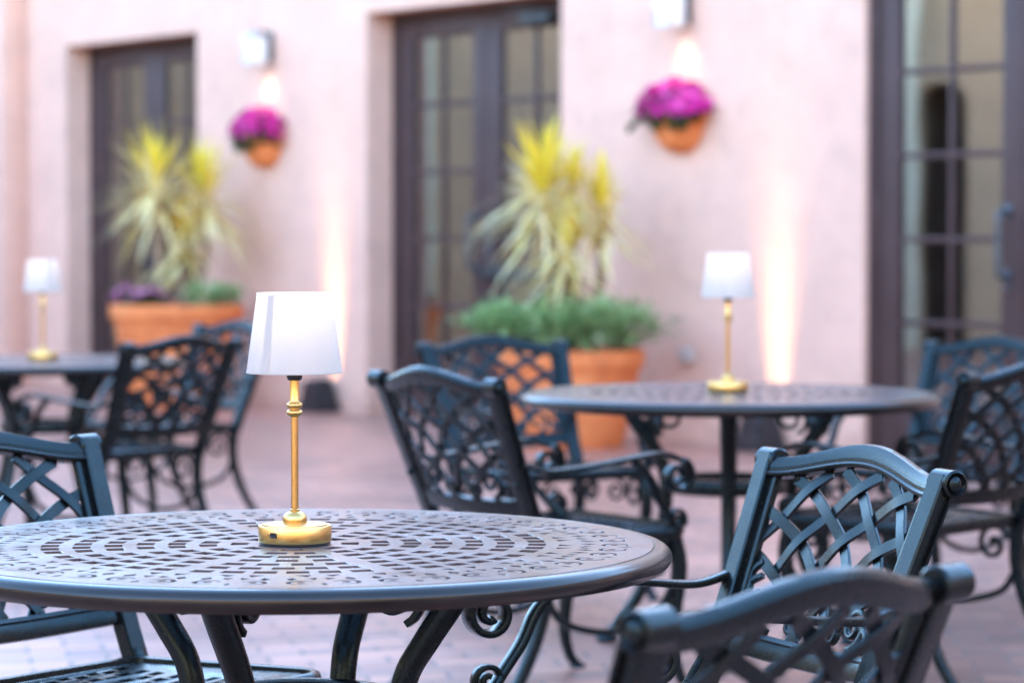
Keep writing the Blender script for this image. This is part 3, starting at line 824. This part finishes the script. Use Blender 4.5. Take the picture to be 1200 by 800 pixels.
# ------------------------------------------------------------------ lamps
def make_lamp(label, loc, rotz):
    s = thing('table_lamp', label, 'lamp', loc, rotz, 'cordless brass lamps on the tables')
    bm = bmesh.new()
    lathe(bm, [(0, 0.0035), (0.0588, 0.0035), (0.0593, 0.0045), (0.0593, 0.029), (0.0585, 0.030), (0.056, 0.0302), (0.0555, 0.0292), (0.053, 0.0292), (0.0525, 0.0318), (0.030, 0.0335), (0.0195, 0.0345)], 72, cap=False)
    dome = [(0.0195*math.cos(t*PI/2/7)+0.0055*(t/7), 0.0345+0.018*math.sin(t*PI/2/7)) for t in range(1, 8)]
    lathe(bm, [(0.0195, 0.0345)] + dome, 48, cap=False)
    obj('base', bm, M['brass'], s, smooth=40)
    bm = bmesh.new(); lathe(bm, [(0, 0.0003), (0.0575, 0.0003), (0.058, 0.003), (0.0575, 0.0036)], 48, cap=False)
    obj('rubber_foot', bm, M['black'], s)
    bm = bmesh.new()
    lathe(bm, [(0.0078, 0.052), (0.0078, 0.055), (0.0060, 0.0562), (0.0060, 0.205), (0.0085, 0.2065), (0.0120, 0.2085), (0.0132, 0.212), (0.0120, 0.2155), (0.0082, 0.2170),
               (0.0082, 0.2190), (0.0118, 0.2205), (0.0130, 0.2240), (0.0118, 0.2275), (0.0085, 0.2290), (0.0078, 0.2305), (0.0078, 0.268)], 32)
    obj('stem', bm, M['brass'], s, smooth=50)
    bm = bmesh.new(); lathe(bm, [(0.0105, 0.2645), (0.0125, 0.268), (0.0128, 0.275), (0.0165, 0.2755), (0.0165, 0.282), (0.012, 0.285), (0.012, 0.30), (0, 0.301)], 28)
    obj('socket', bm, M['black'], s)
    bm = bmesh.new()
    lathe(bm, [(0, 0.302), (0.012, 0.305), (0.022, 0.325), (0.024, 0.34), (0.016, 0.358), (0, 0.365)], 20)
    obj('bulb', bm, M['bulb'], s)
    bm = bmesh.new()
    rb, rt, zb, zt = 0.0775, 0.0605, 0.276, 0.406
    n = 64
    prof = [(rb, zb), (rb+0.0006, zb+0.0005), (rb+0.0006, zb+0.0035), (rb-0.0002, zb+0.004), (rt+0.0002, zt-0.004), (rt+0.0008, zt-0.0035), (rt+0.0008, zt-0.0005), (rt, zt), (rt-0.0016, zt), (rb-0.0016, zb)]
    rings = [[bm.verts.new((r*math.cos(2*PI*i/n), r*math.sin(2*PI*i/n), z)) for i in range(n)] for r, z in prof]
    for k in range(len(rings)):
        A, B = rings[k], rings[(k+1) % len(rings)]
        for i in range(n): bm.faces.new((A[i], A[(i+1) % n], B[(i+1) % n], B[i]))
    shade = obj('lamp_shade', bm, M['shade'], s, smooth=50)
    # overlapped seam strip, 0.5 mm proud
    bm = bmesh.new(); a0 = math.radians(-90-33); da = math.radians(5.5)
    vs = []
    for i in range(7):
        a = a0-da+2*da*i/6
        vs.append([bm.verts.new(((r+e)*math.cos(a), (r+e)*math.sin(a), z)) for r, z, e in ((rb, zb+0.0042, 0.0004), (rt, zt-0.0042, 0.0004), (rt, zt-0.0042, -0.0012), (rb, zb+0.0042, -0.0012))])
    for i in range(6):
        for j in range(4): bm.faces.new((vs[i][j], vs[i+1][j], vs[i+1][(j+1) % 4], vs[i][(j+1) % 4]))
    bm.faces.new(vs[0]); bm.faces.new(vs[-1][::-1])
    obj('seam', bm, M['shade'], shade)
    bm = bmesh.new()
    for k in range(3):
        a = 2*PI*k/3+0.4; sweep(bm, [(0.012*math.cos(a), 0.012*math.sin(a), 0.288), ((rb-0.004)*math.cos(a), (rb-0.004)*math.sin(a), 0.290)], circ(0.0012, 6))
    obj('shade_carrier', bm, M['silver'], s)
    bm = bmesh.new()
    a = math.radians(-90-31); c = V((0.0593*math.cos(a), 0.0593*math.sin(a), 0.0175)); nn = V((math.cos(a), math.sin(a), 0)); tt = V((-math.sin(a), math.cos(a), 0))
    ring = lambda e, d: [bm.verts.new(c + nn*d + tt*(0.0068*e*(abs(math.cos(q))**0.5)*(1 if math.cos(q) >= 0 else -1)) + V((0, 0, 0.0046*e*(abs(math.sin(q))**0.6)*(1 if math.sin(q) >= 0 else -1)))) for q in [2*PI*i/20+0.01 for i in range(20)]]
    r0, r1, r2, r3 = ring(1.0, -0.001), ring(1.0, 0.0012), ring(0.85, 0.0018), ring(0.7, 0.0012)
    for A, B in ((r0, r1), (r1, r2), (r2, r3)):
        for i in range(20): bm.faces.new((A[i], A[(i+1) % 20], B[(i+1) % 20], B[i]))
    bm.faces.new(r3)
    obj('power_button', bm, M['black'], s)
    bm = bmesh.new(); a = math.radians(-90-42)
    lathe(bm, [(0.0011, -0.001), (0.0011, 0.0005), (0, 0.0005)], 10)
    for v in bm.verts: v.co = V((0.0593*math.cos(a), 0.0593*math.sin(a), 0.018)) + V((math.cos(a), math.sin(a), 0))*v.co.z + V((-math.sin(a), math.cos(a), 0))*v.co.x + V((0, 0, v.co.y))
    obj('indicator', bm, M['black'], s)
    L = bpy.data.lights.new('bulb_light', 'POINT'); L.energy = 0.026; L.color = (1.0, 0.88, 0.76); L.shadow_soft_size = 0.025
    lo = bpy.data.objects.new('bulb_light', L); COL.objects.link(lo); lo.parent = s; lo.location = (0, 0, 0.385)
    return s
l1 = make_lamp('brass lamp with a lit white shade on the nearest table, in sharp focus', (T1[0], T1[1], TZ+ground_z(*T1)+0.0005), 0)
l2 = copy_tree(l1); l2.location = (T2[0]-0.005, T2[1], TZ+ground_z(*T2)+0.0005); l2.rotation_euler.z = 2.2; l2['label'] = 'brass lamp with a lit white shade on the blurred table near the right french door'
l3 = copy_tree(l1); l3.location = (T3[0], T3[1], TZ+ground_z(*T3)+0.0005); l3.rotation_euler.z = 1.2; l3['label'] = 'brass lamp with a lit white shade on the farthest table, at the left edge'

# ------------------------------------------------------------------ chairs
LEAN = math.radians(22); ZB = 0.500
YB = -0.245
UP = V((0, -math.sin(LEAN), math.cos(LEAN))); NR = V((0, math.cos(LEAN), math.sin(LEAN)))
def bow(u): return 0.030*(1-(u/0.27)**2)
def B(u, v, w=0.0): return V((u, YB, ZB)) + UP*v + NR*(w-bow(u))
UT, UB = 0.266, 0.240          # half width of the posts at top and bottom
VP_ = 0.345                    # post top along the slope
def pu(v): return UB+(UT-UB)*max(0, min(1, v/VP_))
def hump(u):
    x = min(1, abs(u)/0.255); return (0.5+0.5*math.cos(PI*x))**0.85

def make_chair(label, loc, rotz):
    s = thing('cafe_armchair', label, 'chair', loc, rotz, 'cast metal armchairs round the cafe tables')
    # --- back frame
    bm = bmesh.new()
    post_prof = [(-0.021, 0.013), (-0.018, 0.016), (0.018, 0.016), (0.021, 0.013), (0.021, 0.007), (0.013, 0.005), (0.013, -0.009), (0.021, -0.011), (0.021, -0.015), (0.018, -0.017), (-0.018, -0.017), (-0.021, -0.014)]
    for sg in (1, -1):
        pts = [B(sg*pu(v), v) for v in [-0.10+0.46*i/16 for i in range(17)]]
        # last bit rolls backwards into the volute
        prof = [(a*sg, b) for a, b in post_prof]
        if sg < 0: prof = prof[::-1]
        # side axis = t x N ; t along UP, N front -> side = UP x NR = -x ... mirror so the groove faces outwards
        prof = [(-a, b) for a, b in prof][::-1]
        sweep(bm, pts, prof, NR)
        c = B(sg*(UT), VP_+0.006, -0.008)
        # volute: short cylinder across the post end with a rolled lip and a button
        ring_prof = [(0.0, -0.026), (0.020, -0.026), (0.0235, -0.022), (0.0235, 0.022), (0.0235, 0.027), (0.0195, 0.029), (0.0170, 0.024), (0.0135, 0.022), (0.0125, 0.027), (0.008, 0.0305), (0, 0.031)]
        for v in lathe(bm, ring_prof, 22):
            x, y, z = v.co; v.co = c + V((sg*z, 0, 0)) + UP*x + NR*y
        # bolt cap on the back of the post
        for v in lathe(bm, [(0.0, 0.012), (0.007, 0.010), (0.010, 0.004), (0.010, 0.0)], 12, cap=False):
            x, y, z = v.co; v.co = B(sg*(pu(0.09)), 0.09, -0.017) + V((x, 0, 0)) + UP*y - NR*z
    # top rail: plate between a lower arch and a higher crown, with a rolled top edge
    us = [-0.246+0.492*i/40 for i in range(41)]
    lowv = lambda u: VP_-0.027+0.044*hump(u)
    topv = lambda u: VP_+0.012+0.049*hump(u)
    rows = []
    for u in us:
        lo, hi = lowv(u), topv(u)
        ring = []
        for v, w in ((lo, 0.010), (lo+0.010, 0.0135), (hi-0.014, 0.015), (hi-0.004, 0.012), (hi+0.001, 0.003), (hi, -0.006), (hi-0.006, -0.012), (hi-0.014, -0.012), (lo+0.010, -0.010), (lo, -0.007)):
            ring.append(bm.verts.new(B(u, v, w)))
        rows.append(ring)
    for A, C in zip(rows, rows[1:]):
        for j in range(len(A)): bm.faces.new((A[j], A[(j+1) % len(A)], C[(j+1) % len(A)], C[j]))
    bm.faces.new(rows[0]); bm.faces.new(rows[-1][::-1])
    # bead moulding under the rail, on both faces
    for w0 in (0.012,):
        sweep(bm, [B(u, lowv(u)+0.004, w0) for u in us], circ(0.0055, 8), NR)
        sweep(bm, [B(u, lowv(u)+0.0165, w0+0.0005) for u in us], circ(0.0028, 6), NR)
    # inner stiles beside the posts and bottom rail
    for sg in (1, -1):
        sweep(bm, [B(sg*(pu(v)-0.030), v, 0.002) for v in [0.02+0.30*i/12 for i in range(13)]], rrect(0.011, 0.007, 0.002), NR)
    sweep(bm, [B(-0.222+0.444*i/24, 0.018, 0.0) for i in range(25)], rrect(0.022, 0.009, 0.003), NR)
    sweep(bm, [B(-0.222+0.444*i/24, 0.031, 0.006) for i in range(25)], circ(0.0055, 8), NR)
    obj('back_frame', bm, M['metal'], s, smooth=35)
    # --- lattice: two families of concentric arcs woven through each other
    bm = bmesh.new()
    cs = 0.335; v0 = -0.165; r0 = 0.360; st = 0.077
    inside = lambda u, v: abs(u) < pu(v)-0.026 and v < lowv(u)-0.002 and v > 0.036
    for fam in (1, -1):
        cx = -cs*fam
        for i in range(6):
            r = r0+st*i; run = []
            for k in range(0, 181):
                th = PI*k/180*0.5
                u = cx+fam*r*math.cos(th); v = v0+r*math.sin(th)
                ok = inside(u, v) and (math.hypot(u-(-cx), v-v0) > r0-0.008)
                if ok:
                    rho = math.hypot(u+cx, v-v0); ph = (rho-r0)/st
                    run.append(B(u, v, 0.0034*fam*math.cos(PI*(ph+i))))
                if (not ok or k == 180) and run:
                    if len(run) > 4: sweep(bm, run[::2]+[run[-1]], flatp(0.0110, 0.0034, 0.0010), NR)
                    run = []
    obj('lattice', bm, M['metal'], s, smooth=35)
    # --- scroll ornament in the two lower corners
    def flat(poly, wd=0.007, th=0.006, w=0.0, taper=True):
        n = len(poly)
        sc_ = [1-0.55*i/(n-1) for i in range(n)] if taper else None
        sweep(bm, [B(u, v, w) for u, v in poly], rrect(wd, th, 0.002), NR, scale=sc_, ry=[1.0]*n)
    for sg in (1, -1):
        bm = bmesh.new()
        def sp(c, a, b, ang, tr, n=26): return [(sg*x, y) for x, y in spiral2(c, a, b, ang, tr, n)]
        flat(sp((0.128, 0.085), 0.040, 0.009, -PI/2, 1.3))              # volute
        flat(sp((0.062, 0.064), 0.024, 0.007, -PI/2, -1.3))             # inner volute
        for ax, ay, bx, by, cx_, cy_ in ((0.200, 0.045, 0.208, 0.085, 0.176, 0.112), (0.204, 0.075, 0.212, 0.120, 0.182, 0.142), (0.206, 0.105, 0.212, 0.145, 0.190, 0.166), (0.180, 0.045, 0.186, 0.068, 0.165, 0.085)):
            flat([(sg*p.x, p.y) for p in bez([(ax, ay, 0), (bx, by, 0), (cx_, cy_, 0)], 7)], 0.011, 0.005, 0.002)
        obj('scroll_ornament', bm, M['metal'], s, smooth=40)
    # --- seat: pierced plate in a rolled frame
    def seat_outline(g=0.0, n=10):
        pts = []
        fw, bw, yf, yb, rr = 0.262-g, 0.225-g, 0.235-g, -0.205+g, 0.06
        for (cx, cy, a0) in ((fw-rr, yf-rr, 0), (-fw+rr, yf-rr, PI/2), (-bw+rr*0.5, yb+rr*0.5, PI), (bw-rr*0.5, yb+rr*0.5, 1.5*PI)):
            R_ = rr if cy > 0 else rr*0.5
            for i in range(n+1):
                a = a0+PI/2*i/n; pts.append((cx+R_*math.cos(a), cy+R_*math.sin(a)))
        return pts
    SZ = 0.425
    hol = []
    for iy in range(9):
        y = -0.165+0.042*iy
        half = 0.225-0.035*(0.235-y)/0.44-0.03
        nx = 9
        for ix in range(nx):
            x = (ix-(nx-1)/2)*(2*half/nx)
            sh = 0.004 if (ix+iy) % 2 else -0.004
            if abs(x)+0.016 > half+0.012: continue
            hol.append([(x-0.015, y-0.011+sh), (x+0.015, y-0.011+sh), (x+0.015, y+0.011+sh), (x-0.015, y+0.011+sh)])
    me = plate(seat_outline(0.012), hol, 0.009, 0.001)
    bmm = bmesh.new(); bmm.from_mesh(me)
    for v in bmm.verts:
        x, y = v.co.x, v.co.y
        v.co.z += SZ - 0.012*(1-(x/0.26)**2)*max(0, 1-((y-0.0)/0.25)**2) + 0.010*max(0, y)/0.235
    bmm.to_mesh(me); bmm.free()
    obj_me('seat', me, M['metal'], s, smooth=30)
    bm = bmesh.new()
    ol = seat_outline(0.0)
    prof = [(0.004, 0.010), (-0.004, 0.012), (-0.012, 0.008), (-0.015, 0.0), (-0.013, -0.012), (-0.006, -0.024), (0.006, -0.026), (0.010, -0.014)]
    rings = []
    n = len(ol)
    for i in range(n):
        p, q = V((*ol[i-1], 0)), V((*ol[(i+1) % n], 0)); t = (q-p).normalized(); nn = V((t.y, -t.x, 0))
        rings.append([bm.verts.new(V((*ol[i], SZ+0.010*max(0, ol[i][1])/0.235))-nn*a+V((0, 0, b))) for a, b in prof])
    for i in range(n):
        A, C = rings[i], rings[(i+1) % n]
        for j in range(len(prof)): bm.faces.new((A[j], A[(j+1) % len(prof)], C[(j+1) % len(prof)], C[j]))
    # front apron scrolls
    for sg in (1, -1):
        pts = [V((sg*x, 0.222, z)) for x, z in spiral2((0.12, 0.372), 0.040, 0.008, PI*0.55, -1.4, 26)]
        sweep(bm, pts, rrect(0.005, 0.005, 0.0015), (0, 1, 0))
        pts = [V((sg*x, 0.222, z)) for x, z in spiral2((0.035, 0.385), 0.026, 0.006, PI*0.45, 1.3, 22)]
        sweep(bm, pts, rrect(0.005, 0.005, 0.0015), (0, 1, 0))
    obj('seat_frame', bm, M['metal'], s, smooth=45)
    # --- legs
    for sg in (1, -1):
        bm = bmesh.new()
        path = bez([(sg*0.236, 0.205, 0.412), (sg*0.240, 0.222, 0.33), (sg*0.240, 0.208, 0.22), (sg*0.243, 0.200, 0.12), (sg*0.248, 0.222, 0.045), (sg*0.250, 0.250, 0.012)], 6)
        n = len(path)
        sweep(bm, path, rrect(0.0155, 0.0155, 0.005), (1, 0, 0), scale=[1.25-0.5*min(1, i/(n*0.75)) for i in range(n)])
        lathe(bm, [(0, 0), (0.02, 0), (0.023, 0.006), (0.019, 0.017), (0, 0.022)], 14, (sg*0.250, 0.252, 0))
        pts = [V((sg*0.238, y, z)) for y, z in spiral2((0.150, 0.350), 0.055, 0.010, 0.35, 1.35, 34)]
        sweep(bm, pts, rrect(0.007, 0.005, 0.0015), (1, 0, 0))
        obj('front_leg', bm, M['metal'], s, smooth=40)
        bm = bmesh.new()
        path = bez([B(sg*UB, -0.06), (sg*0.238, -0.212, 0.40), (sg*0.240, -0.205, 0.30), (sg*0.243, -0.235, 0.19), (sg*0.248, -0.290, 0.085), (sg*0.252, -0.345, 0.012)], 6)
        n = len(path)
        sweep(bm, path, rrect(0.0165, 0.0145, 0.004), (1, 0, 0), scale=[1.2-0.4*min(1, i/(n*0.85)) for i in range(n)])
        lathe(bm, [(0, 0), (0.02, 0), (0.023, 0.006), (0.019, 0.017), (0, 0.022)], 14, (sg*0.252, -0.348, 0))
        pts = [V((sg*0.238, y, z)) for y, z in spiral2((-0.130, 0.345), 0.055, 0.010, PI-0.35, -1.35, 34)]
        sweep(bm, pts, rrect(0.007, 0.005, 0.0015), (1, 0, 0))
        obj('rear_leg', bm, M['metal'], s, smooth=40)
    # side braces: hanging arcs between the legs
    for sg in (1, -1):
        bm = bmesh.new()
        sweep(bm, bez([(sg*0.240, 0.205, 0.29), (sg*0.240, 0.14, 0.215), (sg*0.240, 0.0, 0.180), (sg*0.240, -0.15, 0.215), (sg*0.240, -0.208, 0.29)], 8), rrect(0.009, 0.006, 0.002), (1, 0, 0))
        obj('side_brace', bm, M['metal'], s)
    # --- arms
    for sg in (1, -1):
        bm = bmesh.new()
        q = B(sg*UT*0.985, 0.135, 0.0)
        main = bez([q, (sg*0.272, q.y+0.07, q.z-0.018), (sg*0.288, -0.14, 0.612), (sg*0.300, 0.0, 0.628), (sg*0.298, 0.11, 0.638), (sg*0.290, 0.175, 0.622)], 8)
        curl = [(sg*0.288, y, z) for y, z in spiral2((0.178, 0.576), 0.046, 0.011, PI*0.42, -1.55, 40)]
        n = len(main)
        sweep(bm, main, rrect(0.0165, 0.0065, 0.0025), [V((0, 0, 1))]*n, scale=[0.75+0.45*min(1, i/(n*0.5)) for i in range(n)], ry=[1]*n)
        ctr = V((sg*0.288, 0.178, 0.576))
        sweep(bm, curl, rrect(0.019, 0.0065, 0.002), [(V(p)-ctr).normalized() for p in curl], scale=[1-0.3*i/40 for i in range(41)], ry=[1]*41)
        # S support from under the arm down to the seat corner
        sup = bez([(sg*0.297, 0.030, 0.624), (sg*0.293, 0.085, 0.575), (sg*0.284, 0.120, 0.520), (sg*0.272, 0.165, 0.470), (sg*0.255, 0.205, 0.425)], 7)
        n = len(sup)
        sweep(bm, sup, rrect(0.012, 0.008, 0.0025), (0, 0.8, 0.6))
        low = [(sg*0.268, y, z) for y, z in spiral2((0.190, 0.462), 0.030, 0.008, -PI*0.2, 1.4, 26)]
        c2 = V((sg*0.268, 0.190, 0.462))
        sweep(bm, low, rrect(0.009, 0.005, 0.0015), [(V(p)-c2).normalized() for p in low])
        obj('arm', bm, M['metal'], s, smooth=40)
    return s

YTOP = (B(UT, VP_)).y
def place(M0, n, first=None):
    n = V((*n, 0)).normalized()
    p = V((*M0, 0)) - n*YTOP
    rz = math.atan2(n.y, n.x)-PI/2
    return (p.x, p.y, ground_z(p.x, p.y)), rz
CH = [
    ((0.585, 4.85), (-0.89, -0.45), 'sharpest armchair, its blue sheened lattice back turned to the nearest table'),
    ((0.318, 3.09), (-0.73, 0.685), 'dark armchair seen from behind in the bottom right corner, closest to the viewer'),
    ((-0.98, 5.22), (0.80, -0.60), 'blue sheened armchair behind the nearest table, cut by the left edge'),
    ((-0.19, 7.20), (0.82, 0.57), 'dark armchair seen from behind just beyond the nearest table, right of its lamp'),
    ((-0.06, 9.70), (0.50, -0.87), 'blurred brown grey armchair facing out, orange planter showing through its back'),
    ((1.645, 9.65), (-0.75, -0.66), 'pale blue blurred armchair in front of the right french door'),
    ((1.345, 7.40), (-0.73, 0.68), 'black armchair seen from behind, cut by the right edge'),
    ((-1.225, 10.40), (-0.76, 0.65), 'black armchair with the wide orange planter showing through its back'),
    ((-1.21, 12.2), (-0.76, -0.65), 'grey blurred armchair partly hidden behind the black one and the lit shade'),
]
proto = None
for M0, n, lab in CH:
    loc, rz = place(M0, n)
    if proto is None: proto = make_chair(lab, loc, rz)
    else:
        c = copy_tree(proto, skip=('arm',) if M0[0] == -0.98 else ()); c.location = loc; c.rotation_euler.z = rz; c['label'] = lab

# ------------------------------------------------------------------ light, sky, camera
w = bpy.data.worlds.new('World'); S.world = w; w.use_nodes = True
nt = w.node_tree; bg = nt.nodes['Background']
sky = nt.nodes.new('ShaderNodeTexSky'); sky.sky_type = 'NISHITA'; sky.sun_disc = False
SUN_EL, SUN_AZ = math.radians(12), math.radians(18)     # azimuth measured clockwise from +Y
sky.sun_elevation = SUN_EL; sky.sun_rotation = SUN_AZ
sky.air_density = 1.0; sky.dust_density = 0.2; sky.ozone_density = 2.5
nt.links.new(sky.outputs[0], bg.inputs['Color']); bg.inputs['Strength'].default_value = 0.14
L = bpy.data.lights.new('sun', 'SUN'); L.energy = 0.5; L.angle = math.radians(10); L.color = (1.0, 0.90, 0.80)
lo = bpy.data.objects.new('sun', L); COL.objects.link(lo)
d = V((math.sin(SUN_AZ)*math.cos(SUN_EL), math.cos(SUN_AZ)*math.cos(SUN_EL), math.sin(SUN_EL)))
lo.rotation_euler = (-d).to_track_quat('-Z', 'Y').to_euler(); lo.location = (0, -5, 12)

cam = bpy.data.cameras.new('camera'); co = bpy.data.objects.new('camera', cam); COL.objects.link(co)
cam.sensor_width = 36; cam.lens = 99; cam.clip_end = 1000; cam.clip_start = 0.05
co.location = (0, 0, CAMZ); co.rotation_euler = (math.radians(90)-math.atan(122/FPX), 0, 0)
cam.dof.use_dof = True; cam.dof.focus_distance = 4.50; cam.dof.aperture_fstop = 3.6
S.camera = co
S.view_settings.view_transform = 'Standard'; S.view_settings.look = 'None'
S.view_settings.exposure = 4.03; S.view_settings.gamma = 1
S.render.engine = 'CYCLES'
S.cycles.use_denoising = True
S.cycles.max_bounces = 8; S.cycles.transparent_max_bounces = 12
S.cycles.sample_clamp_indirect = 6.0; S.cycles.caustics_reflective = False; S.cycles.caustics_refractive = False
